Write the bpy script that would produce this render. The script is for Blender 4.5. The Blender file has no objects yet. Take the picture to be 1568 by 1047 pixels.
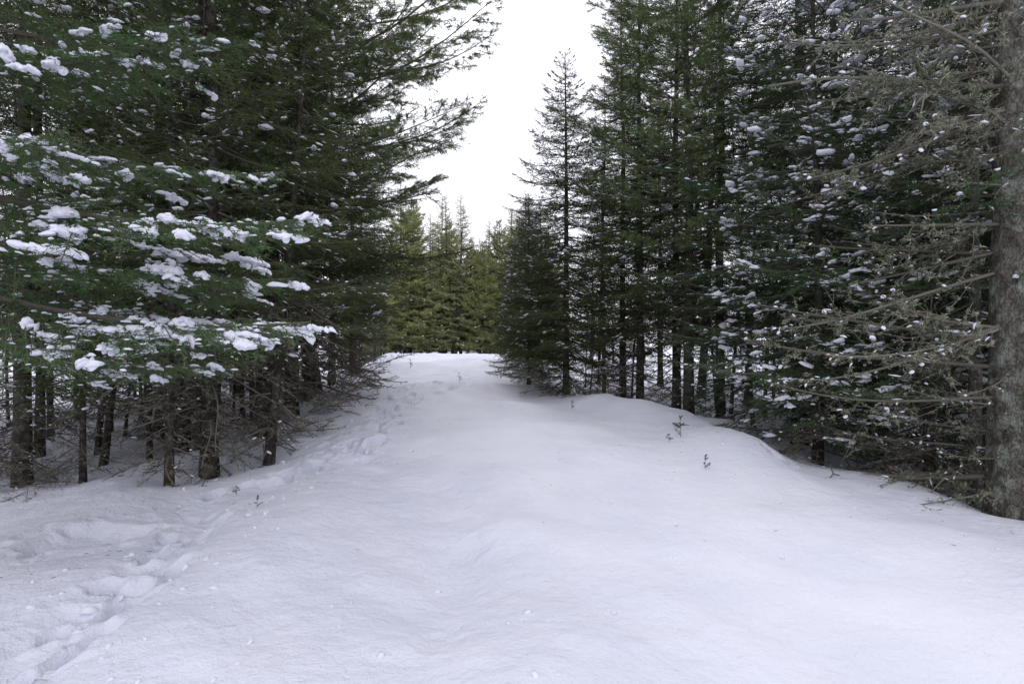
import bpy, math, numpy as np
from mathutils import Matrix, Vector
rng = np.random.default_rng(7)
scene = bpy.context.scene

# ------------------------------------------------------------------ materials
def new_mat(name):
    m = bpy.data.materials.new(name); m.use_nodes = True
    nt = m.node_tree; nt.nodes.clear()
    return m, nt, nt.nodes, nt.links

def foliage_mat(name, dark, light, transl=0.0):
    m, nt, N, L = new_mat(name)
    out = N.new('ShaderNodeOutputMaterial')
    at = N.new('ShaderNodeAttribute'); at.attribute_name = 'tint'
    oi = N.new('ShaderNodeObjectInfo')
    a = N.new('ShaderNodeMath'); a.operation = 'MULTIPLY_ADD'; a.inputs[1].default_value = 0.35
    L.new(oi.outputs['Random'], a.inputs[0]); L.new(at.outputs['Fac'], a.inputs[2])
    cr = N.new('ShaderNodeValToRGB')
    e = cr.color_ramp.elements
    e[0].position = 0.0; e[0].color = (*dark, 1)
    e[1].position = 0.75; e[1].color = (*light, 1)
    L.new(a.outputs[0], cr.inputs[0])
    d = N.new('ShaderNodeBsdfDiffuse'); L.new(cr.outputs[0], d.inputs[0])
    if transl > 0:
        t = N.new('ShaderNodeBsdfTranslucent'); L.new(cr.outputs[0], t.inputs[0])
        mx = N.new('ShaderNodeMixShader'); mx.inputs[0].default_value = transl
        L.new(d.outputs[0], mx.inputs[1]); L.new(t.outputs[0], mx.inputs[2])
        L.new(mx.outputs[0], out.inputs[0])
    else:
        L.new(d.outputs[0], out.inputs[0])
    return m

def bark_mat(name, c1, c2, c3, scale=14):
    m, nt, N, L = new_mat(name)
    out = N.new('ShaderNodeOutputMaterial'); p = N.new('ShaderNodeBsdfDiffuse')
    tc = N.new('ShaderNodeTexCoord'); mp = N.new('ShaderNodeMapping'); mp.inputs['Scale'].default_value = (1, 1, 0.4)
    L.new(tc.outputs['Object'], mp.inputs[0])
    v = N.new('ShaderNodeTexVoronoi'); v.feature = 'DISTANCE_TO_EDGE'; v.inputs['Scale'].default_value = scale * 2.6
    n0 = N.new('ShaderNodeTexNoise'); n0.inputs['Scale'].default_value = scale; n0.inputs['Detail'].default_value = 3
    L.new(mp.outputs[0], n0.inputs['Vector'])
    mxv = N.new('ShaderNodeMix'); mxv.data_type = 'RGBA'; mxv.inputs[0].default_value = 0.12
    L.new(mp.outputs[0], mxv.inputs[6]); L.new(n0.outputs['Color'], mxv.inputs[7])
    L.new(mxv.outputs[2], v.inputs['Vector'])
    cr = N.new('ShaderNodeValToRGB'); e = cr.color_ramp.elements
    e[0].position = 0.3; e[0].color = (*c1, 1); e[1].position = 0.7; e[1].color = (*c2, 1)
    L.new(n0.outputs['Fac'], cr.inputs[0])
    n2 = N.new('ShaderNodeTexNoise'); n2.inputs['Scale'].default_value = 5; n2.inputs['Detail'].default_value = 5
    n2.inputs['Roughness'].default_value = 0.75
    L.new(tc.outputs['Object'], n2.inputs['Vector'])
    r2 = N.new('ShaderNodeValToRGB'); r2.color_ramp.elements[0].position = 0.48; r2.color_ramp.elements[1].position = 0.6
    L.new(n2.outputs['Fac'], r2.inputs[0])
    mx = N.new('ShaderNodeMix'); mx.data_type = 'RGBA'
    L.new(r2.outputs[0], mx.inputs[0]); L.new(cr.outputs[0], mx.inputs[6]); mx.inputs[7].default_value = (*c3, 1)
    r3 = N.new('ShaderNodeValToRGB'); r3.color_ramp.elements[0].color = (0.4, 0.4, 0.4, 1); r3.color_ramp.elements[1].position = 0.15
    L.new(v.outputs['Distance'], r3.inputs[0])
    ml = N.new('ShaderNodeMix'); ml.data_type = 'RGBA'; ml.blend_type = 'MULTIPLY'; ml.inputs[0].default_value = 1
    L.new(mx.outputs[2], ml.inputs[6]); L.new(r3.outputs[0], ml.inputs[7])
    L.new(ml.outputs[2], p.inputs[0])
    L.new(p.outputs[0], out.inputs[0])
    return m

def plain_mat(name, c, c2=None):
    m, nt, N, L = new_mat(name)
    out = N.new('ShaderNodeOutputMaterial'); d = N.new('ShaderNodeBsdfDiffuse')
    if c2:
        at = N.new('ShaderNodeAttribute'); at.attribute_name = 'tint'
        mr = N.new('ShaderNodeMapRange'); mr.inputs[1].default_value = .2; mr.inputs[2].default_value = .8
        L.new(at.outputs['Fac'], mr.inputs[0])
        mx = N.new('ShaderNodeMix'); mx.data_type = 'RGBA'; mx.inputs[6].default_value = (*c, 1); mx.inputs[7].default_value = (*c2, 1)
        L.new(mr.outputs[0], mx.inputs[0]); L.new(mx.outputs[2], d.inputs[0])
    else:
        d.inputs[0].default_value = (*c, 1)
    L.new(d.outputs[0], out.inputs[0])
    return m

def snow_mat():
    m, nt, N, L = new_mat('snow_ground')
    out = N.new('ShaderNodeOutputMaterial'); p = N.new('ShaderNodeBsdfDiffuse')
    g = N.new('ShaderNodeNewGeometry')
    n1 = N.new('ShaderNodeTexNoise'); n1.inputs['Scale'].default_value = 1.3; n1.inputs['Detail'].default_value = 1
    L.new(g.outputs['Position'], n1.inputs['Vector'])
    cr = N.new('ShaderNodeValToRGB'); e = cr.color_ramp.elements
    e[0].position = .3; e[0].color = (.73, .75, .83, 1); e[1].position = .7; e[1].color = (.80, .81, .875, 1)
    L.new(n1.outputs['Fac'], cr.inputs[0]); L.new(cr.outputs[0], p.inputs[0])
    n2 = N.new('ShaderNodeTexNoise'); n2.inputs['Scale'].default_value = 9; n2.inputs['Detail'].default_value = 4
    n2.inputs['Roughness'].default_value = 0.7
    L.new(g.outputs['Position'], n2.inputs['Vector'])
    b1 = N.new('ShaderNodeBump'); b1.inputs['Strength'].default_value = 0.6; b1.inputs['Distance'].default_value = 0.06
    L.new(n2.outputs['Fac'], b1.inputs['Height'])
    L.new(b1.outputs[0], p.inputs['Normal']); L.new(p.outputs[0], out.inputs[0])
    return m

M_BARK = bark_mat('spruce_bark', (.036, .031, .025), (.09, .077, .062), (.13, .135, .11), 22)
M_BARKG = bark_mat('grey_lichen_bark', (.065, .058, .048), (.14, .128, .108), (.22, .235, .195), 14)
M_SPR = foliage_mat('spruce_needles', (.026, .046, .016), (.09, .12, .042))
M_FIR = foliage_mat('fir_needles', (.026, .056, .025), (.08, .14, .058))
M_HERO = foliage_mat('near_fir_needles', (.035, .08, .03), (.12, .22, .08), .15)
M_PINE = foliage_mat('pine_needles', (.07, .105, .04), (.17, .225, .095))
M_YEL = foliage_mat('young_pine_needles', (.15, .18, .07), (.36, .38, .16))
M_SNOWC = plain_mat('branch_snow', (.81, .82, .89))
M_TWIG = plain_mat('dead_twig', (.085, .074, .06), (.23, .21, .175))
M_LICH = plain_mat('lichen', (.20, .23, .15), (.33, .36, .25))
M_BROWN = plain_mat('dead_needles', (.14, .07, .03), (.26, .14, .05))
M_GROUND = snow_mat()
BARK, NEED, SNOW, TWIG, LICH, BROWN = range(6)

# ------------------------------------------------------------------ geometry helpers
def nrm(a):
    return a / np.maximum(np.linalg.norm(a, axis=-1, keepdims=True), 1e-9)

def seg_tubes(S0, S1, r0, r1, k=3):
    S0 = np.asarray(S0, float); S1 = np.asarray(S1, float); n = len(S0)
    r0 = np.broadcast_to(r0, n); r1 = np.broadcast_to(r1, n)
    D = nrm(S1 - S0)
    ref = np.where(np.abs(D[:, 2:3]) > 0.9, np.array([[1., 0, 0]]), np.array([[0., 0, 1]]))
    A = nrm(np.cross(D, ref)); B = np.cross(D, A)
    th = np.arange(k) * 2 * np.pi / k
    ring = A[:, None, :] * np.cos(th)[None, :, None] + B[:, None, :] * np.sin(th)[None, :, None]
    V0 = S0[:, None, :] + ring * r0[:, None, None]; V1 = S1[:, None, :] + ring * r1[:, None, None]
    V = np.concatenate([V0, V1], 1).reshape(-1, 3)
    f = []
    for i in range(k):
        j = (i + 1) % k
        f += [[i, j, k + j], [i, k + j, k + i]]
    f = np.array(f)
    F = (f[None] + (np.arange(n) * 2 * k)[:, None, None]).reshape(-1, 3)
    return V, F

def trunk_tube(pts, rad, k=12, rough=0.04, rg=rng):
    pts = np.asarray(pts, float); n = len(pts)
    th = np.arange(k) * 2 * np.pi / k
    V = np.zeros((n, k, 3))
    lob = 1 + rough * rg.normal(size=(1, k)) + rough * .5 * rg.normal(size=(n, k))
    V[:, :, 0] = pts[:, None, 0] + np.cos(th) * rad[:, None] * lob
    V[:, :, 1] = pts[:, None, 1] + np.sin(th) * rad[:, None] * lob
    V[:, :, 2] = pts[:, None, 2]
    F = []
    for a in range(n - 1):
        for i in range(k):
            j = (i + 1) % k
            F += [[a*k+i, a*k+j, (a+1)*k+j], [a*k+i, (a+1)*k+j, (a+1)*k+i]]
    return V.reshape(-1, 3), np.array(F)

def needle_tris(P, D, l, w, rg, fwd=0.7, droop=0.0, flat=0.0):
    n = len(P)
    R = rg.normal(size=(n, 3)); R[:, 2] *= (1 - flat)
    R = nrm(R - (R * D).sum(1, keepdims=True) * D)
    Nn = D * fwd + R; Nn[:, 2] -= droop; Nn = nrm(Nn)
    S = nrm(np.cross(Nn, rg.normal(size=(n, 3))))
    ll = (l * rg.uniform(.7, 1.2, n))[:, None]
    V = np.stack([P - S * w / 2, P + S * w / 2, P + Nn * ll], 1).reshape(-1, 3)
    F = np.arange(n * 3).reshape(-1, 3)
    return V, F

def ico(sub):
    import bmesh
    bm = bmesh.new(); bmesh.ops.create_icosphere(bm, subdivisions=sub, radius=1)
    V = np.array([v.co[:] for v in bm.verts]); F = np.array([[v.index for v in f.verts] for f in bm.faces]); bm.free()
    return V, F
ICO1, ICO2 = ico(1), ico(2)
ICO3 = ico(3)

def lumps(C, D, sx, sy, sz, rg, tpl=ICO1):
    C = np.asarray(C); n = len(C); V0, F0 = tpl; m = len(V0)
    d = D.copy(); d[:, 2] *= .8; X = nrm(d); Y = nrm(np.cross(np.array([[0, 0, 1.]]), X)); Z = np.cross(X, Y)
    base = V0.copy(); base[:, 2] = np.where(base[:, 2] < 0, base[:, 2] * .35, base[:, 2])
    jit = rg.uniform(.75, 1.25, (n, m, 1)) if m < 100 else 1 + .2 * np.sin(V0[None] @ rg.normal(size=(3, 1)) * 4 + rg.uniform(0, 6, (n, 1, 1))) + .06 * rg.normal(size=(n, m, 1))
    b = base[None] * jit
    V = C[:, None] + X[:, None] * b[..., 0:1] * sx[:, None, None] + Y[:, None] * b[..., 1:2] * sy[:, None, None] + Z[:, None] * b[..., 2:3] * sz[:, None, None]
    F = (F0[None] + (np.arange(n) * m)[:, None, None]).reshape(-1, 3)
    return V.reshape(-1, 3), F

class MB:
    def __init__(s): s.V = []; s.F = []; s.M = []; s.T = []; s.n = 0
    def add(s, V, F, mat, tint=0.5):
        if len(V) == 0: return
        s.V.append(V); s.F.append(F + s.n)
        s.M.append(np.full(len(F), mat) if np.isscalar(mat) else mat)
        s.T.append(np.full(len(V), tint, float) if np.isscalar(tint) else tint)
        s.n += len(V)
    def pack(s):
        return (np.concatenate(s.V), np.concatenate(s.F), np.concatenate(s.M), np.concatenate(s.T))

def make_mesh(name, pk, mats):
    V, F, M, T = pk
    me = bpy.data.meshes.new(name)
    me.vertices.add(len(V)); me.vertices.foreach_set('co', V.astype(np.float32).ravel())
    me.loops.add(len(F) * 3); me.loops.foreach_set('vertex_index', F.astype(np.int32).ravel())
    me.polygons.add(len(F)); me.polygons.foreach_set('loop_start', (np.arange(len(F)) * 3).astype(np.int32))
    me.polygons.foreach_set('loop_total', np.full(len(F), 3, np.int32))
    me.polygons.foreach_set('material_index', M.astype(np.int32))
    me.polygons.foreach_set('use_smooth', np.ones(len(F), bool))
    for m in mats: me.materials.append(m)
    a = me.attributes.new('tint', 'FLOAT', 'POINT'); a.data.foreach_set('value', T.astype(np.float32))
    me.update(calc_edges=True)
    return me

def snow_on(mb, S0, S1, pr, size, rg, tpl=ICO1):
    """thin elongated snow along the tops of twigs"""
    sel = np.where(rg.random(len(S0)) < pr)[0]
    if not len(sel): return
    s = rg.uniform(.3, .8, len(sel))[:, None]
    D = (S1 - S0)[sel]; ln = np.linalg.norm(D, axis=1)
    C = S0[sel] * (1 - s) + S1[sel] * s; C[:, 2] += .008
    big = rg.lognormal(0, .4, len(sel)) * size
    sx = np.clip(ln * .5, .02, .06) * rg.uniform(.7, 1.2, len(sel))
    V, F = lumps(C, D, sx, .012 * big, .009 * big, rg, tpl)
    mb.add(V, F, SNOW)

# ------------------------------------------------------------------ branch templates (grow along +X)
def conifer_branch(seed, L, dens=26, nl=.044, nw=.012, snow=.05, droop=.12, up=.12, side=.36, inner=.25, snow_size=1., tpl=ICO1, sp=.08, hero=False, pads=0., curl=.16, hsk=2.2):
    rg = np.random.default_rng(seed); mb = MB()
    n = 9; t = np.linspace(0, 1, n)
    ax = np.stack([L * t, L * .05 * np.sin(t * 3 + rg.uniform(0, 6)) * t, -droop * L * np.sin(t * 2.2) + up * L * t ** 3], 1)
    r = .011 * L ** .7 * (1 - t * .85) + .0015
    V, F = seg_tubes(ax[:-1], ax[1:], r[:-1], r[1:], 4); mb.add(V, F, TWIG, .3)
    S0 = []; S1 = []; lev = []; tt = []
    def axis(u):
        return np.array([np.interp(u, t, ax[:, k]) for k in range(3)])
    m = int(L * (1 - .08) / sp)
    for i in range(m):
        u = .08 + .92 * (i + rg.uniform(-.3, .3)) / m
        u = min(max(u, .05), .99)
        p = axis(u); dx = nrm(axis(min(u + .05, 1)) - axis(u - .05))
        for sgn in (-1, 1):
            if rg.random() < .15: continue
            a = math.radians(rg.uniform(42, 66) * (1 - .25 * u))
            ll = L * side * (min(1, .35 + u * 1.7) * (1 - u) ** .75) * rg.uniform(.55, 1.2) + .06
            d = np.array([math.cos(a) * dx[0], sgn * math.sin(a), dx[2] * .7 + rg.normal(0, .14)])
            d = nrm(d)
            mid = p + d * ll * .5 + np.array([0, 0, -.03 * ll]); end = p + d * ll + np.array([.08 * ll, 0, -curl * ll])
            S0 += [p, mid]; S1 += [mid, end]; lev += [1, 1]; tt += [u, u]
            k = int(ll / .07)
            for j in range(k):
                s = .15 + .8 * (j + rg.uniform(0, 1)) / max(k, 1)
                q = p + (end - p) * s + np.array([0, 0, .02 * ll])
                for s2 in (-1, 1):
                    if rg.random() < .2: continue
                    b = math.radians(rg.uniform(35, 55)) * s2
                    dd = np.array([d[0] * math.cos(b) - d[1] * math.sin(b), d[0] * math.sin(b) + d[1] * math.cos(b), d[2] + rg.normal(0, .15) - (.1 if hero else 0)])
                    l2 = (.42 * ll * (1 - s) + .04) * rg.uniform(.6, 1.1)
                    S0.append(q); S1.append(q + dd * l2); lev.append(2); tt.append(u)
    for i in range(n // 3, n - 1):
        S0.append(ax[i]); S1.append(ax[i + 1]); lev.append(0); tt.append(t[i])
    S0 = np.array(S0); S1 = np.array(S1); lev = np.array(lev); tt = np.array(tt)
    w = lev == 1
    V, F = seg_tubes(S0[w], S1[w], .0035, .002, 3); mb.add(V, F, TWIG, .3)
    if hero:
        w = lev == 2; V, F = seg_tubes(S0[w], S1[w], .002, .001, 3); mb.add(V, F, TWIG, .3)
    ln = np.linalg.norm(S1 - S0, axis=1)
    dist_in = np.hypot(S0[:, 0], S0[:, 1])
    cnt = rg.poisson(ln * dens * np.clip((dist_in / L - inner * .5) / .2, 0.05, 1) * rg.uniform(.6, 1.4, len(ln)))
    idx = np.repeat(np.arange(len(S0)), cnt)
    s = rg.random(len(idx))[:, None]
    P = S0[idx] * (1 - s) + S1[idx] * s
    D = nrm(S1 - S0)[idx]
    V, F = needle_tris(P, D, nl, nw, rg, .75, .05, .35)
    tv = rg.uniform(0, .2, len(S0))[idx] + rg.uniform(0, .25, len(P)) + .15 * (P[:, 0] / L)
    mb.add(V, F, NEED, np.repeat(tv, 3))
    if snow > 0:
        k = max(1, int(hsk * L)); hs = np.stack([rg.uniform(.4, 1.0, k) * L, rg.normal(0, .3, k) * L * .5], 1)
        dd = np.min(np.hypot(S0[:, None, 0] - hs[None, :, 0], S0[:, None, 1] - hs[None, :, 1]), 1)
        g = np.exp(-(dd / .12) ** 2)
        snow_on(mb, S0, S1, snow * (.3 + 4.5 * g) * np.clip(tt * 1.6, .2, 1.2), snow_size, rg, tpl)
        if pads > 0:
            sel = np.where((g > .45) & (rg.random(len(S0)) < pads))[0]
            if len(sel):
                C = (S0[sel] + S1[sel]) / 2; C[:, 2] += .015
                big = rg.lognormal(0, .35, len(sel)) * snow_size
                V, F = lumps(C, (S1 - S0)[sel], .045 * big, .026 * big, .017 * big, rg, ICO2); mb.add(V, F, SNOW)
    return mb.pack() + (L,)

def pine_branch(seed, L, snow=.05, nl=.10, nw=.0075, dens=120, tuft=.25, start=.25):
    rg = np.random.default_rng(seed); mb = MB()
    n = 10; t = np.linspace(0, 1, n)
    ax = np.stack([L * t, L * .06 * np.sin(t * 4 + rg.uniform(0, 6)) * t, -.06 * L * np.sin(t * 2.6) + .16 * L * t ** 2.5], 1)
    r = .010 * L ** .8 * (1 - t * .85) + .002
    V, F = seg_tubes(ax[:-1], ax[1:], r[:-1], r[1:], 5); mb.add(V, F, TWIG, .3)
    T0 = []; T1 = []; W0 = []; W1 = []
    m = int(L * 11)
    for i in range(m):
        u = start + (1 - start) * (i + rg.random()) / m
        p = np.array([np.interp(u, t, ax[:, k]) for k in range(3)])
        sgn = 1 if rg.random() < .5 else -1
        a = math.radians(rg.uniform(25, 65)) * sgn
        ll = (.34 * L * (1 - u) ** .6 + .12) * rg.uniform(.4, 1.1)
        d = nrm(np.array([math.cos(a), math.sin(a), rg.uniform(-.2, .3)]))
        e = p + d * ll + np.array([0, 0, .06 * ll])
        W0.append(p); W1.append(e)
        kk = int(3 + ll * 11)
        for j in range(kk):
            s = 1 if j == 0 else rg.uniform(.25, 1)
            q = p + (e - p) * s
            b = rg.normal(0, .6)
            dd = nrm(np.array([d[0] * math.cos(b) - d[1] * math.sin(b), d[0] * math.sin(b) + d[1] * math.cos(b), d[2] + rg.uniform(-.2, .3)]))
            l2 = rg.uniform(.5, 1) * tuft
            W0.append(q); W1.append(q + dd * l2 * .5)
            T0.append(q + dd * l2 * .1); T1.append(q + dd * l2 * .75)
    V, F = seg_tubes(W0, W1, .004, .002, 3); mb.add(V, F, TWIG, .3)
    T0 = np.array(T0); T1 = np.array(T1)
    ln = np.linalg.norm(T1 - T0, axis=1); cnt = rg.poisson(ln * dens)
    idx = np.repeat(np.arange(len(T0)), cnt); s = rg.random(len(idx))[:, None]
    P = T0[idx] * (1 - s) + T1[idx] * s; D = nrm(T1 - T0)[idx]
    V, F = needle_tris(P, D, nl, nw, rg, 1.1, .22)
    tv = rg.uniform(0, .3, len(T0))[idx] + rg.uniform(0, .25, len(idx))
    mb.add(V, F, NEED, np.repeat(tv, 3))
    snow_on(mb, T0, T1, snow, 1.6, rg)
    return mb.pack() + (L,)

def dead_branch(seed, L, droop=.25, lichen=6., snow=.02, dens=14, tw=.0035):
    rg = np.random.default_rng(seed); mb = MB()
    n = 8; t = np.linspace(0, 1, n); ph = rg.uniform(0, 6)
    ax = np.stack([L * t * (1 - .1 * t), L * .08 * np.sin(t * 4 + ph) * t, -droop * L * t ** 1.4 + rg.uniform(-.05, .2) * L * t ** 3], 1)
    r = .010 * L ** .6 * (1 - t * .8) + .002
    V, F = seg_tubes(ax[:-1], ax[1:], r[:-1], r[1:], 4); mb.add(V, F, TWIG, rg.uniform(.2, .7))
    A = []; B = []
    for i in range(int(L * dens)):
        u = rg.uniform(.12, .98); p = np.array([np.interp(u, t, ax[:, k]) for k in range(3)])
        a = math.radians(rg.uniform(30, 75)) * (1 if rg.random() < .5 else -1)
        d = nrm(np.array([math.cos(a), math.sin(a), rg.uniform(-.5, .25)])); ll = (.4 * L * (1 - u) + .07) * rg.uniform(.3, 1.1)
        q = p
        for k in range(3):
            d2 = nrm(d + rg.normal(0, .18, 3)); e = q + d2 * ll / 3; A.append(q); B.append(e)
            if ll > .12:
                for _ in range(2):
                    d3 = nrm(d2 + rg.normal(0, .7, 3)); A.append(e); B.append(e + d3 * ll * rg.uniform(.12, .35))
            q = e; d = d2
    A = np.array(A); B = np.array(B)
    V, F = seg_tubes(A, B, tw, tw * .5, 3); mb.add(V, F, TWIG, np.repeat(rg.uniform(.1, .8, len(A)), 6))
    if lichen > 0:
        ln = np.linalg.norm(B - A, axis=1); cnt = rg.poisson(ln * lichen); idx = np.repeat(np.arange(len(A)), cnt)
        if len(idx):
            s = rg.random(len(idx))[:, None]; P = A[idx] * (1 - s) + B[idx] * s
            P = np.repeat(P, 8, 0) + rg.normal(0, .006, (len(P) * 8, 3))
            V, F = needle_tris(P, nrm(rg.normal(size=P.shape)), .024, .007, rg, .2, .3); mb.add(V, F, LICH, np.repeat(rg.uniform(0, 1, len(P)), 3))
    snow_on(mb, A, B, snow, 1.2, rg)
    return mb.pack() + (L,)

def Rz(a): c, s = math.cos(a), math.sin(a); return np.array([[c, -s, 0], [s, c, 0], [0, 0, 1]])
def Ry(a): c, s = math.cos(a), math.sin(a); return np.array([[c, 0, s], [0, 1, 0], [-s, 0, c]])
def Rx(a): c, s = math.cos(a), math.sin(a); return np.array([[1, 0, 0], [0, c, -s], [0, s, c]])

def put(mb, tpl, pos, az, pitch, length, rg, roll=None, brown=False):
    V, F, M, T, L = tpl
    s = length / L
    R = Rz(az) @ Ry(-pitch) @ Rx(rg.normal(0, .14) if roll is None else roll)
    VV = V * s
    if rg.random() < .5:
        VV = VV * np.array([1, -1, 1]); F = F[:, ::-1]
    VV = VV @ R.T + np.asarray(pos)
    if brown: M = np.where(M == NEED, BROWN, M)
    mb.add(VV, F, M, T + rg.uniform(-.1, .25))

def pick(tpls, length, rg):
    ds = np.array([abs(math.log(length / t[4])) for t in tpls]); b = ds.min()
    c = [i for i in range(len(tpls)) if ds[i] < b + .12]
    return tpls[rg.choice(c)]

def build_tree(name, seed, H, r0, live, R, tpls, deads, mats, whorl=.3, nb=5, shape=.8, dead_n=34, dead_L=1.1, pitch0=-.12, pitch1=.5,
               wob=.06, k=10, browns=0., lenvar=.25, dead_hi=None, extra=None, gaps=.1, dead_az=None):
    rg = np.random.default_rng(seed); mb = MB()
    n = 22; z = np.linspace(-.35, H, n); tt = np.clip(z / H, 0, 1)
    cx = wob * np.sin(z * .7 + rg.uniform(0, 6)) * tt; cy = wob * np.sin(z * .8 + rg.uniform(0, 6)) * tt
    rad = r0 * (1 - tt * .95) ** .85 + .35 * r0 * np.exp(-np.maximum(z, 0) / .18)
    V, F = trunk_tube(np.stack([cx, cy, z], 1), rad, k, .05, rg); mb.add(V, F, BARK)
    def at(h): return np.array([np.interp(h, z, cx), np.interp(h, z, cy), h])
    h = live
    while h < H - .1:
        u = (h - live) / (H - live)
        lr = R * ((1 - u) ** shape) * min(1, .75 + u * 2.5) + .12
        nn = nb + (rg.random() < .5)
        a0 = rg.uniform(0, 6.28)
        for i in range(nn):
            if rg.random() < gaps * (1 - u): continue
            ll = max(.15, lr * (1 + rg.normal(0, lenvar)))
            ll = min(ll, R * 1.35)
            tp = pick(tpls, ll, rg)
            put(mb, tp, at(h + rg.uniform(-.12, .12)), a0 + i * 6.283 / nn + rg.normal(0, .2), pitch0 + (pitch1 - pitch0) * u ** 1.3 + rg.normal(0, .1), ll, rg,
                brown=rg.random() < browns)
        h += whorl * rg.uniform(.7, 1.3) * (1 - .35 * u)
    top = dead_hi if dead_hi else live + .8
    for i in range(dead_n):
        hh = rg.uniform(.2, top); ll = dead_L * rg.uniform(.4, 1.25)
        a = rg.uniform(0, 6.28)
        if dead_az and rg.random() < .8: a = math.radians(rg.uniform(*dead_az))
        elif dead_az: ll *= .5
        put(mb, deads[rg.integers(len(deads))], at(hh), a, rg.uniform(-.4, .15) if not dead_az else rg.uniform(-.25, .25), ll, rg)
    if extra: extra(mb, at, rg)
    return make_mesh(name, mb.pack(), mats)

sp_t = [conifer_branch(10 + i, L, snow=.03, pads=.05, snow_size=1.1) for i, L in enumerate([.5, .5, 1.0, 1.0, 1.0, 1.7, 1.7, 1.7, 2.5])]
sn_t = [conifer_branch(30 + i, L, snow=.07, snow_size=1.5, pads=.35, nl=.038, nw=.011, dens=32, droop=.1, hsk=1.7) for i, L in enumerate([.6, 1.0, 1.0, 1.7, 1.7, 1.7, 2.4])]
fr_t = [conifer_branch(50 + i, L, dens=16, nl=.065, nw=.022, snow=.02, sp=.11, snow_size=1.6) for i, L in enumerate([.6, 1.2, 1.2, 2.0, 2.0])]
pn_t = [pine_branch(70 + i, L) for i, L in enumerate([.8, 1.6, 1.6, 2.6, 2.6, 3.8, 3.8])]
py_t = [pine_branch(90 + i, L, snow=.02, nl=.15, nw=.024, dens=50, tuft=.4, start=.12) for i, L in enumerate([.8, 1.6, 2.4])]
dd_t = [dead_branch(110 + i, L, droop=rng.uniform(.05, .5), lichen=2, tw=.005) for i, L in enumerate([.7, 1.0, 1.0, 1.4, 1.4, 1.8])]
dl_t = [dead_branch(130 + i, L, droop=rng.uniform(-.05, .2), lichen=8, dens=13, snow=.04, tw=.004) for i, L in enumerate([1.0, 1.6, 2.2, 2.2, 2.6])]
he_t = [conifer_branch(150 + i, L, dens=105, nl=.030, nw=.0052, snow=.0, side=.38, sp=.055, droop=.10, up=.0, hero=True, curl=.28) for i, L in enumerate([1.0, 1.6, 2.4, 2.4])]

def mats(n, b=M_BARK): return [b, n, M_SNOWC, M_TWIG, M_LICH, M_BROWN]
mats_s, mats_f, mats_p, mats_y, mats_l = mats(M_SPR), mats(M_FIR), mats(M_PINE), mats(M_YEL), mats(M_FIR, M_BARKG)

ME = {}
ME['spruce_a'] = build_tree('spruce_a', 1, 12.5, .10, 2.0, 1.9, sp_t, dd_t, mats_s, dead_n=55, gaps=.15)
ME['spruce_b'] = build_tree('spruce_b', 2, 13.5, .12, 2.3, 2.3, sp_t, dd_t, mats_s, dead_n=60, gaps=.2, whorl=.34)
ME['spruce_c'] = build_tree('spruce_c', 3, 10.5, .07, 1.7, 1.5, sp_t, dd_t, mats_s, nb=4, dead_n=50, gaps=.15)
ME['spruce_big'] = build_tree('spruce_big', 4, 14, .18, 1.7, 2.7, sp_t, dd_t, mats_s, dead_n=65, dead_L=1.6, whorl=.32, gaps=.15)
ME['spruce_cone'] = build_tree('spruce_cone', 5, 8.4, .09, .85, 2.1, sp_t, dd_t, mats_s, whorl=.2, shape=.85, nb=6, dead_n=34, lenvar=.16, wob=.02, gaps=.05)
ME['fir_a'] = build_tree('fir_a', 6, 12, .13, .8, 2.4, sn_t, dd_t, mats_f, dead_n=24, gaps=.15)
ME['fir_b'] = build_tree('fir_b', 7, 10, .08, .8, 1.9, sn_t, dd_t, mats_f, nb=5, dead_n=24, gaps=.12)
def pine_extra(mb, at, rg):
    for hh, azd, L in [(4.3, -20, 3.2), (4.9, -5, 3.6), (5.5, -32, 3.7), (6.1, -12, 4.0), (6.8, -25, 4.0), (7.4, -3, 3.7), (8.2, -18, 3.3), (8.9, -30, 2.8), (9.5, 0, 2.6), (3.9, -38, 2.8), (5.1, 10, 3.4), (6.4, 5, 3.8)]:
        put(mb, pick(pn_t, L, rg), at(hh), math.radians(azd), rg.uniform(-.02, .18), L, rg)
ME['pine'] = build_tree('pine', 8, 13, .13, 3.4, 2.8, pn_t, dd_t, mats_p, whorl=.45, nb=4, shape=.55, pitch0=.05, pitch1=.7, dead_hi=3.6, dead_n=26, extra=pine_extra)
ME['pine_r'] = build_tree('pine_r', 9, 13, .11, 3.6, 2.2, pn_t, dd_t, mats_p, whorl=.36, nb=5, shape=.5, pitch0=.05, pitch1=.7, dead_n=30, browns=.1)
ME['far_a'] = build_tree('far_a', 11, 13, .13, 2.0, 2.1, fr_t, dd_t[:3], mats_s, whorl=.34, dead_n=12, k=7)
ME['far_b'] = build_tree('far_b', 12, 12, .11, 2.4, 1.8, fr_t, dd_t[:3], mats_s, whorl=.34, dead_n=12, k=7)
ME['far_y'] = build_tree('far_y', 16, 12, .12, 1.0, 2.1, fr_t, dd_t[:3], mats_y, whorl=.3, dead_n=6, k=7, lenvar=.3)
ME['young'] = build_tree('young', 13, 10.5, .12, .7, 2.0, py_t, dd_t[:3], mats_y, whorl=.42, nb=5, dead_n=2, k=7, pitch0=.1, pitch1=.8, lenvar=.4, shape=.9)
ME['pole'] = build_tree('pole', 17, 8.5, .045, 5.5, .9, fr_t, dd_t, mats_s, whorl=.5, nb=3, dead_n=34, dead_L=.75, dead_hi=4.2, wob=.12, k=7)
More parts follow.
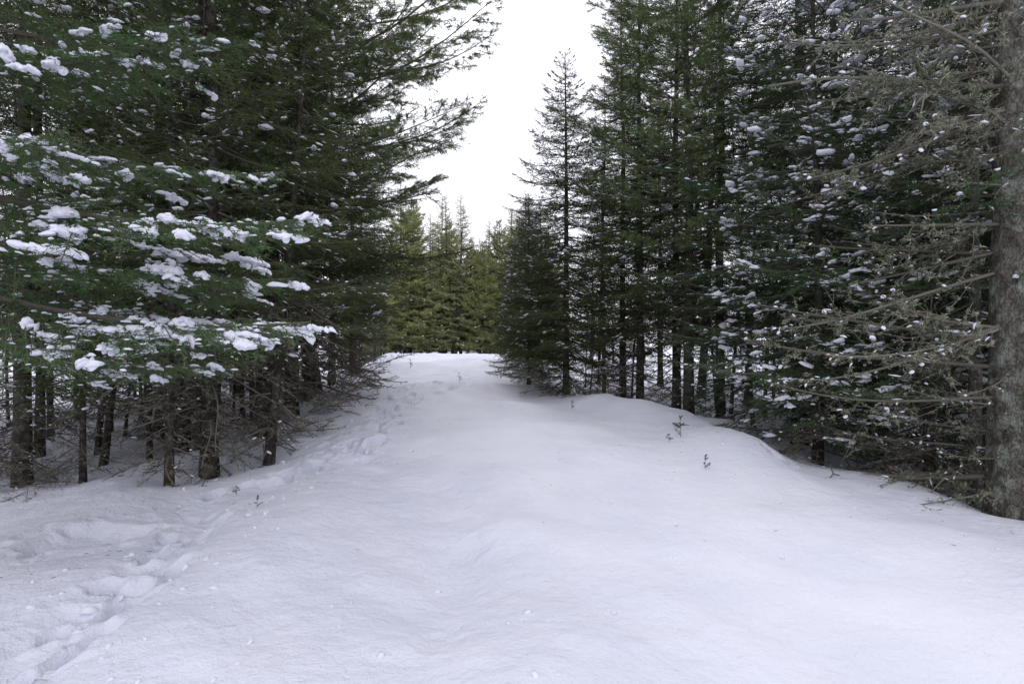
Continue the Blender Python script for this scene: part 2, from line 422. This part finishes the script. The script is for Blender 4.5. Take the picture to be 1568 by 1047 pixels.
ME['lichen'] = build_tree('lichen', 14, 11, .18, 5.2, 1.6, sp_t, dl_t, mats_l, whorl=.45, nb=3, dead_n=60, dead_L=2.2, dead_hi=7, wob=.03, k=20, dead_az=(125, 215))
ME['lichen_s'] = build_tree('lichen_s', 15, 9, .07, 2.4, 1.6, sn_t, dl_t, mats_l, whorl=.4, nb=4, dead_n=46, dead_L=1.8, dead_hi=6, wob=.05)

# ------------------------------------------------------------------ terrain
def vnoise(x, y, seed):
    rg = np.random.default_rng(seed); tab = rg.uniform(-1, 1, (256, 256))
    xi = np.floor(x).astype(int); yi = np.floor(y).astype(int); fx = x - xi; fy = y - yi
    fx = fx * fx * (3 - 2 * fx); fy = fy * fy * (3 - 2 * fy)
    g = lambda a, b: tab[a % 256, b % 256]
    return (g(xi, yi) * (1 - fx) + g(xi + 1, yi) * fx) * (1 - fy) + (g(xi, yi + 1) * (1 - fx) + g(xi + 1, yi + 1) * fx) * fy
yt = np.arange(-60, 460, .25)
zt = np.interp(yt, [-60, 0, 4, 8, 12, 18, 25, 28, 34, 45, 460], [0, 0, .02, .2, .45, .8, 1.16, 1.2, .95, .85, .85])
kr = np.exp(-np.linspace(-2.5, 2.5, 21) ** 2); kr /= kr.sum()
zt = np.convolve(np.pad(zt, 10, mode='edge'), kr, 'valid')
def xL(y): return np.interp(y, [0, 6, 9, 14, 25, 40], [-4.2, -3.7, -3.6, -4.2, -5.0, -9])
def xR(y): return np.interp(y, [0, 5, 7.5, 10, 11.5, 13, 14, 25, 40], [4.6, 4.5, 3.7, 3.8, 2.9, 1.4, .7, .4, -2])
def sst(a): a = np.clip(a, 0, 1); return a * a * (3 - 2 * a)

near = []
def T(name, mesh, x, y, rot=0, s=1., lx=0., ly=0.): near.append((name, mesh, x, y, rot, s, lx, ly))
# left row
T('spruce_tree', 'spruce_a', -6.1, 7.1, 20)
T('spruce_tree', 'spruce_c', -3.97, 6.6, 100, .7)
T('spruce_tree', 'spruce_b', -3.72, 7.0, 210, .85)
T('spruce_tree', 'spruce_c', -3.2, 7.5, 60, .95, .10)
T('spruce_tree', 'spruce_a', -3.9, 8.9, 300, 1.05)
T('pine_tree', 'pine_r', -4.5, 8.3, 120, .9)
T('spruce_tree', 'spruce_big', -4.4, 12.4, 15)
T('spruce_tree', 'spruce_big', -6.4, 10.5, 130, .95)
T('spruce_tree', 'spruce_c', -5.2, 6.9, 140, .5)
T('spruce_tree', 'spruce_c', -7.3, 8.8, 10)
T('spruce_tree', 'spruce_a', -8.8, 7.6, 77)
T('spruce_tree', 'spruce_a', -5.4, 9.4, 190, .85)
T('spruce_tree', 'spruce_b', -5.7, 13.4, 44)
T('pine_tree', 'pine', -4.1, 10.6, 0)
T('spruce_tree', 'spruce_b', -5.0, 15.8, 270, .8)
T('spruce_tree', 'spruce_a', -5.3, 18.8, 160, .8)
T('spruce_tree', 'spruce_b', -6.0, 22.5, 310, .65)
T('spruce_tree', 'spruce_a', -6.4, 26.5, 31, .65)
# right side
T('spruce_tree', 'spruce_cone', 1.3, 13.7, 0)
T('spruce_tree', 'spruce_cone', .45, 15.2, 200, .6)
T('spruce_tree', 'spruce_a', 3.0, 15.4, 90, .95)
T('spruce_tree', 'spruce_a', 2.9, 12.9, 140, .95)
T('pine_tree', 'pine_r', 3.6, 11.6, 0)
T('spruce_tree', 'spruce_c', 2.1, 13.0, 300, .72)
T('spruce_tree', 'spruce_b', 3.9, 13.5, 20, .9)
T('spruce_tree', 'spruce_a', 4.4, 12.0, 45)
T('fir_tree', 'fir_a', 4.9, 9.7, 0)
T('fir_tree', 'fir_b', 4.3, 8.0, 200, .9)
T('spruce_tree', 'lichen_s', 5.6, 8.6, 80)
T('fir_tree', 'fir_a', 6.4, 7.6, 120, .9)
T('spruce_tree', 'lichen', 4.75, 5.4, 0)
T('spruce_tree', 'lichen_s', 5.0, 6.15, 180, .9)
T('fir_tree', 'fir_b', 5.2, 7.1, 20, .85)
T('fir_tree', 'fir_b', 6.3, 6.1, 20, .9)
T('fir_tree', 'fir_a', 7.6, 9.2, 140)
T('spruce_tree', 'spruce_b', 6.4, 11.2, 99)
T('spruce_tree', 'spruce_cone', .9, 17.8, 10, .68)
T('spruce_tree', 'spruce_cone', .6, 21, 70, .75)
T('spruce_tree', 'spruce_a', .9, 25.5, 50, .6)

FP = []
def trail(pts, step, jit, dep, rad):
    pts = np.array(pts, float); seg = np.linalg.norm(np.diff(pts, axis=0), axis=1); c = np.r_[0, np.cumsum(seg)]
    s = 0; k = 0
    while s < c[-1]:
        x = np.interp(s, c, pts[:, 0]); y = np.interp(s, c, pts[:, 1])
        x2 = np.interp(s + .1, c, pts[:, 0]); y2 = np.interp(s + .1, c, pts[:, 1]); a = math.atan2(y2 - y, x2 - x) if s + .1 < c[-1] else 1.5
        off = (.10 if k % 2 else -.10) + rng.normal(0, jit)
        FP.append((x - math.sin(a) * off, y + math.cos(a) * off, a + rng.normal(0, .4), dep * rng.uniform(.6, 1.2), rad * rng.uniform(.75, 1.2)))
        s += step * rng.uniform(.7, 1.3); k += 1
trail([(-2.25, 1.9), (-2.4, 2.8), (-2.45, 3.4), (-2.55, 4.1), (-2.75, 4.9), (-3.0, 5.6)], .27, .05, .19, .072)
trail([(-2.05, 2.2), (-2.15, 2.6), (-2.35, 3.2), (-2.5, 4.0)], .42, .07, .13, .065)
trail([(-2.6, 6.4), (-2.35, 7.3), (-2.1, 8.1), (-2.2, 9.2), (-2.3, 10.5), (-2.5, 12), (-2.0, 14)], .19, .2, .15, .09)
trail([(-3.0, 6.0), (-2.4, 7.1), (-1.9, 8.0)], .24, .17, .13, .09)
trail([(-2.3, 11), (-1.6, 12.5), (-1.2, 14.5), (-1.5, 18)], .4, .12, .06, .1)
FP += [(-.38, 3.1, 1.4, .03, .1), (-.3, 4.6, 1.4, .025, .1)]
trail([(3.2, 6.6), (3.3, 7.2), (3.1, 8.0)], .2, .12, .08, .08)
FP.append((-3.55, 4.75, .5, .12, .24))

def height(X, Y, detail=True):
    Z = np.interp(Y, yt, zt)
    l = sst((xL(Y) - .1 - X) / 2.0); r = sst((X - xR(Y) + .1) / 1.5)
    Z = Z - l * np.clip(.2 + .028 * (Y - 6), .1, .75) - r * np.clip(.26 + .03 * (Y - 6), .12, .7)
    fl = np.maximum(l, r)
    Z = Z + .09 * vnoise(X * .55 + 3, Y * .4, 1) + .07 * vnoise(X * 1.0, Y * .8, 2) + fl * (.08 * vnoise(X * 1.2, Y * 1.2, 3) + .04 * vnoise(X * 3.2, Y * 3.2, 4))
    d = (X - np.interp(Y, [5.2, 6.6, 7.6, 9.7, 11.2], [3.2, 3.0, 3.1, 2.9, 1.9]))
    Z = Z + .27 * np.exp(-(d / np.where(d > 0, .35, .8)) ** 2) * sst((Y - 5.6) / 1.6) * sst((12.8 - Y) / 1.5)
    Z = Z + .12 * np.exp(-((X + 1.8) / .7) ** 2) * sst((7 - Y) / 3) * sst((Y - 2) / 2)
    Z = Z + .15 * np.exp(-((Y - 8.6 - .3 * X) / .6) ** 2) * sst(1 - np.abs(X) / 3.2) + .17 * np.exp(-((Y - 14.5 - .5 * X) / .8) ** 2) * sst(1 - np.abs(X + 1.5) / 3.5) + .10 * np.exp(-((Y - 11.2 + .4 * X) / .5) ** 2) * sst(1 - np.abs(X + .3) / 2.5)
    Z = Z - .08 * np.exp(-((X + .5 + .1 * np.sin(Y * 1.3)) / .3) ** 2) * sst((7.5 - Y) / 3)
    Z = Z + .06 * np.exp(-((Y - 4.9 + .25 * X) / .35) ** 2) * sst(1 - np.abs(X - .3) / 2.2)
    if detail:
        Z = Z + .022 * vnoise(X * 2.3 + Y, Y * 2.3, 15) + .008 * vnoise(X * 6, Y * 6, 5) + .003 * vnoise(X * 14, Y * 14, 6)
        pr = sst(1 - np.abs(X + 2.2) / .9) * sst((Y - 6) / 1.5) * sst((14 - Y) / 3)
        xc = np.interp(Y, [1.9, 3.4, 4.1, 5.6], [-2.3, -2.45, -2.55, -3.0])
        pr2 = sst(1.2 - np.abs(X - xc) / .3) * sst((6.2 - Y))
        Z = Z + (pr + pr2) * (.035 * vnoise(X * 6, Y * 6, 7) + .025 * vnoise(X * 13, Y * 13, 8)) - pr2 * .06
        for (x, y, a, dp, rd) in FP:
            m = (np.abs(X - x) < .8) & (np.abs(Y - y) < .8)
            if not m.any(): continue
            dx = X[m] - x; dy = Y[m] - y
            u = (dx * math.cos(a) + dy * math.sin(a)) / (rd * 1.6); v = (-dx * math.sin(a) + dy * math.cos(a)) / rd
            q = np.sqrt(u * u + v * v) * (1 + .45 * vnoise(X[m] * 9, Y[m] * 9, 9))
            Z[m] += -dp * np.exp(-q ** 3) + dp * .12 * np.exp(-((q - 1.45) / .35) ** 2)
        for t in near:
            m = (np.abs(X - t[2]) < 1.6) & (np.abs(Y - t[3]) < 1.6)
            if m.any():
                rr = np.hypot(X[m] - t[2], Y[m] - t[3]); Z[m] -= .12 * np.exp(-(rr / .4) ** 2)
    return Z

def axis_pts(lo, hi, step, far_lo, far_hi, g=1.09):
    c = list(np.arange(lo, hi, step)); s = step; a = c[-1]
    while a < far_hi: s *= g; a += s; c.append(a)
    s = step; a = c[0]; pre = []
    while a > far_lo: s *= g; a -= s; pre.append(a)
    return np.array(pre[::-1] + c)
gx = axis_pts(-4.5, 4.2, .027, -420, 420, 1.06); gy = axis_pts(1.2, 9.0, .027, -40, 450, 1.018)
X, Y = np.meshgrid(gx, gy); Z = height(X.copy(), Y.copy())
ny, nx = X.shape
V = np.stack([X, Y, Z], -1).reshape(-1, 3)
i = np.arange(ny - 1)[:, None] * nx + np.arange(nx - 1)[None]
F = np.concatenate([np.stack([i, i + 1, i + nx + 1], -1).reshape(-1, 3), np.stack([i, i + nx + 1, i + nx], -1).reshape(-1, 3)])
me = make_mesh('snow_ground', (V, F, np.zeros(len(F)), np.zeros(len(V))), [M_GROUND])
g = bpy.data.objects.new('snow_ground', me); scene.collection.objects.link(g)

def hz(x, y): return float(height(np.array([[float(x)]]), np.array([[float(y)]]))[0, 0])

def place(name, me, x, y, rot, s, lx=0, ly=0, parent=None, dz=0.):
    o = bpy.data.objects.new(name, me); scene.collection.objects.link(o)
    o.location = (x, y, hz(x, y) + .02 + dz); o.rotation_euler = (ly, lx, math.radians(rot)); o.scale = (s, s, s)
    if parent: o.parent = parent
    return o
for t in near: place(t[0], ME[t[1]], *t[2:])

# crumbs of snow and bits of bark/needles dropped from the trees
rg = np.random.default_rng(5); mb = MB()
cx = np.r_[rg.uniform(-4, 4.3, 260), rg.normal(-2.5, .5, 260)]; cy = np.r_[rg.uniform(2.2, 12, 260), rg.uniform(2.2, 9.5, 260)]
cz = height(cx[None].copy(), cy[None].copy())[0]; s = rg.lognormal(0, .5, len(cx)) * .011
V, F = lumps(np.stack([cx, cy, cz], 1), rg.normal(size=(len(cx), 3)), s * 1.4, s, s * .8, rg, ICO1); mb.add(V, F, SNOW)
n = 260; side = rg.random(n) < .5; cy = rg.uniform(3.5, 12, n)
cx = np.where(side, xL(cy) + rg.exponential(.8, n), xR(cy) - rg.exponential(.8, n)); cz = height(cx[None].copy(), cy[None].copy())[0] + .004
a = rg.uniform(0, 6.28, n); l = rg.uniform(.008, .04, n); A = np.stack([cx, cy, cz], 1); B = A + np.stack([np.cos(a) * l, np.sin(a) * l, 0 * l], 1)
V, F = seg_tubes(A, B, .0022, .0015, 3); mb.add(V, F, TWIG, .2)
o = bpy.data.objects.new('forest_litter', make_mesh('forest_litter', mb.pack(), mats_s)); scene.collection.objects.link(o)

# forest fill
pts = [(t[2], t[3]) for t in near]
forest = bpy.data.objects.new('forest', None); scene.collection.objects.link(forest)
def fill(n, x0, x1, y0, y1, minD, kinds, test, sr=(.8, 1.1), lean=.03):
    for _ in range(n):
        x = rng.uniform(x0, x1); y = rng.uniform(y0, y1)
        if not test(x, y): continue
        if min((x - a) ** 2 + (y - b) ** 2 for a, b in pts) < minD ** 2: continue
        pts.append((x, y))
        s = rng.uniform(*sr)
        if y > 14 and x > 0 and x < xR(y) + 2.6: s *= .6
        place('forest_tree', ME[kinds[rng.integers(len(kinds))]], x, y, rng.uniform(0, 360), s, rng.normal(0, lean), rng.normal(0, lean), forest)
tL = lambda x, y: x < xL(y) - 1.0
tR = lambda x, y: x > xR(y) + 1.0
fill(90, -11, -4, 9, 22, 2.2, ['far_a', 'spruce_a', 'far_b'], tL, (.8, 1.1), .04)
fill(90, 1, 13, 10, 22, 2.1, ['far_a', 'spruce_a', 'far_b'], tR, (.7, 1.1), .04)
fill(6, -12, -7, -3, 6, 2.6, ['far_a', 'far_b'], lambda x, y: True)
fill(6, 7, 13, -3, 7, 2.6, ['far_a', 'far_b'], lambda x, y: True)
fill(80, -36, 34, 38, 46, 2.4, ['far_a', 'far_b'], lambda x, y: abs(x + 3) > 9, (.7, 1.0))
fill(190, -12, 3, 36, 47, 1.0, ['young', 'far_y', 'far_y', 'far_a'], lambda x, y: True, (.55, 1.05))
fill(130, -10.5, -4.2, 7.2, 17, .55, ['pole'], lambda x, y: x < xL(y) - .4, (.6, 1.15), .06)
fill(70, 1.8, 9, 8.5, 17, .7, ['pole'], lambda x, y: x > xR(y) + .4, (.6, 1.1), .06)

# hero fir on the left whose snowy boughs reach over the trail
mb = MB(); rg = np.random.default_rng(99)
z = np.linspace(-.3, 9, 16)
V, F = trunk_tube(np.stack([0 * z, 0 * z, z], 1), .13 * (1 - z.clip(0) / 9.5) + .01, 12, .05, rg); mb.add(V, F, BARK)
hero_x, hero_y = -4.35, 4.1
def snow_pad(mb, p0, p1, w, h, k, rg):
    p0 = np.array(p0); p1 = np.array(p1)
    s = np.linspace(0, 1, k)[:, None] + rg.normal(0, .04, (k, 1)); d = p1 - p0
    perp = nrm(np.cross(d, [0, 0, 1.]))
    C = p0 * (1 - s) + p1 * s + perp * rg.normal(0, w * .6, (k, 1))
    sz = rg.uniform(.55, 1.25, k)
    V, F = lumps(C, np.repeat(d[None], k, 0) + rg.normal(0, .1, (k, 3)), sz * w * 1.4, sz * w, sz * h, rg, ICO3); mb.add(V, F, SNOW)
def hero_bough(h, az_deg, pitch, L, pads, small, bigpads=0):
    az = math.radians(az_deg); tp = pick(he_t, L, rg)
    roll = rg.normal(0, .14)
    V0, F0, M0, T0, L0 = tp; s = L / L0
    Rm = Rz(az) @ Ry(-pitch) @ Rx(roll)
    VV = (V0 * s) @ Rm.T + np.array([0, 0, h]); mb.add(VV, F0, M0, T0 + rg.uniform(-.05, .2))
    P = VV[F0[M0 == NEED][:, 0]]
    loc = (P - [0, 0, h]) @ Rm
    far = np.where(loc[:, 0] > .42 * L)[0]
    for k in range(pads + bigpads):
        c = P[rg.choice(far)]; B = k < bigpads
        dirv = nrm((Rm @ np.array([1, rg.choice([-.9, .9, 0.1]), -.15]))); ln = rg.uniform(.18, .32) if B else rg.uniform(.05, .2)
        w = rg.uniform(.038, .048) if B else rg.uniform(.018, .032)
        snow_pad(mb, c + [0, 0, .014], c + dirv * ln + [0, 0, .004], w, w * .8, int(4 + ln * 30), rg)
    idx = rg.choice(np.where(loc[:, 0] > .3 * L)[0], small); C = P[idx] + [0, 0, .006]
    big = rg.lognormal(0, .45, small)
    V, F = lumps(C, (Rm @ np.array([[1, 0, 0]] * small).T).T + rg.normal(0, .5, (small, 3)) * [1, 1, .2], .024 * big, .010 * big, .008 * big, rg, ICO2); mb.add(V, F, SNOW)
hero_bough(2.8, -13, -.06, 3.25, 34, 190, 4)
hero_bough(3.0, -30, -.04, 2.2, 12, 90, 1)
hero_bough(2.1, -11, -.05, 3.1, 38, 190, 3)
hero_bough(2.2, 12, -.1, 2.6, 18, 100, 1)
hero_bough(2.45, -2, -.06, 2.8, 16, 110, 1)
hero_bough(3.2, 18, .03, 2.5, 12, 90)
hero_bough(3.6, -10, .08, 2.3, 9, 70)
hero_bough(4.0, 25, .15, 2.3, 7, 60)
hero_bough(4.3, -26, .2, 2.1, 6, 50)
hero_bough(1.75, 38, -.1, 2.2, 10, 60)
hero_bough(4.5, 5, .25, 2.3, 4, 50)
hero_bough(4.9, -14, .3, 2.2, 4, 40)
for i in range(45):
    h = 2.4 + i * .14; a = rg.uniform(0, 360)
    if h < 4.6 and (a > 280 or a < 50): continue
    L = max(.5, 1.7 * (1 - (h - 2) / 8.5)); put(mb, pick(sn_t, L, rg), (0, 0, h), math.radians(a), .1, L, rg)
me = make_mesh('fir_hero', mb.pack(), mats(M_HERO))
place('fir_tree', me, hero_x, hero_y, 0, 1)

# seedlings poking through the snow
def seedling(seed, H):
    rg = np.random.default_rng(seed); mb = MB()
    V, F = seg_tubes([[0, 0, -.05]], [[.01, 0, H]], .004, .002, 5); mb.add(V, F, TWIG)
    n = int(H * 45); zz = rg.uniform(.02, H, n); az = rg.uniform(0, 6.28, n); ll = (.3 * H * (1 - zz / H) + .025) * rg.uniform(.5, 1.1, n)
    A = np.stack([0 * zz, 0 * zz, zz], 1); B = A + np.stack([np.cos(az) * ll, np.sin(az) * ll, ll * .6], 1)
    V, F = seg_tubes(A, B, .002, .001, 3); mb.add(V, F, TWIG)
    P = []; D = []
    for a, b in zip(A, B):
        for s in rg.random(int(25 + 120 * np.linalg.norm(b - a))): P.append(a + (b - a) * s); D.append(nrm(b - a))
    V, F = needle_tris(np.array(P), np.array(D), .02, .005, rg, .8); mb.add(V, F, NEED, rg.uniform(0, .4, len(V)))
    return make_mesh('seedling', mb.pack(), mats_s)
sd = [seedling(i, h) for i, h in enumerate([.16, .24, .12])]
for (x, y, k, s) in [(2.35, 7.95, 1, 1.2), (2.2, 6.5, 0, 1), (-2.35, 5.25, 0, .7), (-2.9, 6.0, 2, .8), (1.15, 10.9, 0, 1), (-1.3, 14, 1, .9), (1.75, 11.3, 1, 1.6), (1.95, 11.5, 1, 1.8), (2.1, 11.2, 0, 1.4), (2.15, 7.8, 2, 1), (-3.4, 19, 1, 1.2), (2.5, 10.9, 1, 1.3)]:
    place('spruce_seedling', sd[k], x, y, rng.uniform(0, 360), s, dz=-.02)

# dead brush at the trunks' feet
def brush(seed, n, L):
    rg = np.random.default_rng(seed); mb = MB()
    for i in range(n):
        put(mb, dd_t[rg.integers(len(dd_t))], (rg.normal(0, .12), rg.normal(0, .12), rg.uniform(0, .6)), rg.uniform(0, 6.28), rg.uniform(-.1, .7), L * rg.uniform(.5, 1.1), rg)
    return make_mesh('brush', mb.pack(), mats_s)
br = [brush(1, 22, .9), brush(2, 18, 1.2), brush(3, 12, .6)]
for (x, y, k, s) in [(3.75, 7.4, 0, .7), (-3.2, 8.4, 1, .9), (-3.4, 10.4, 1, 1.1), (-3.2, 12.0, 0, 1.3), (.6, 13.2, 0, 1.1), (4.4, 6.4, 0, .7), (-5.5, 6.5, 0, .7), (4.6, 4.85, 2, .5), (1.9, 12.4, 1, .9), (-6.8, 7.2, 1, .7), (3.0, 11.2, 2, 1), (-3.8, 14.5, 1, 1.2), (5.0, 7.6, 1, .8), (3.9, 9.4, 2, 1)]:
    place('dead_brush', br[k], x, y, rng.uniform(0, 360), s, dz=-.03)

# ------------------------------------------------------------------ light, world, camera
w = bpy.data.worlds.new('World'); scene.world = w; w.use_nodes = True
nt = w.node_tree; N = nt.nodes; L = nt.links
bg = N['Background']; sky = N.new('ShaderNodeTexSky'); sky.sky_type = 'NISHITA'; sky.sun_disc = False
sky.sun_elevation = math.radians(42); sky.sun_rotation = math.radians(-15); sky.air_density = 1; sky.dust_density = 3
hs = N.new('ShaderNodeHueSaturation'); hs.inputs['Saturation'].default_value = .3
L.new(sky.outputs[0], hs.inputs['Color'])
mx = N.new('ShaderNodeMix'); mx.data_type = 'RGBA'; mx.inputs[0].default_value = .8
L.new(hs.outputs[0], mx.inputs[6]); mx.inputs[7].default_value = (10.8, 10.8, 12.1, 1)
L.new(mx.outputs[2], bg.inputs[0]); bg.inputs[1].default_value = .135
sl = bpy.data.lights.new('sun', 'SUN'); sl.energy = 0.9; sl.angle = math.radians(16); sl.color = (1, .97, .94)
so = bpy.data.objects.new('sun', sl); scene.collection.objects.link(so)
el = math.radians(42); az = math.radians(-15)
dv = Vector((math.sin(az) * math.cos(el), math.cos(az) * math.cos(el), math.sin(el)))
so.rotation_euler = dv.to_track_quat('Z', 'Y').to_euler()
cam = bpy.data.cameras.new('camera'); co = bpy.data.objects.new('camera', cam); scene.collection.objects.link(co)
cam.lens = 20; cam.sensor_width = 36; cam.clip_end = 2000; cam.clip_start = .05
co.location = (0, 0, 1.6); co.rotation_euler = (math.radians(90.4), 0, 0)
scene.camera = co
scene.view_settings.view_transform = 'Standard'; scene.view_settings.look = 'None'; scene.view_settings.exposure = 0
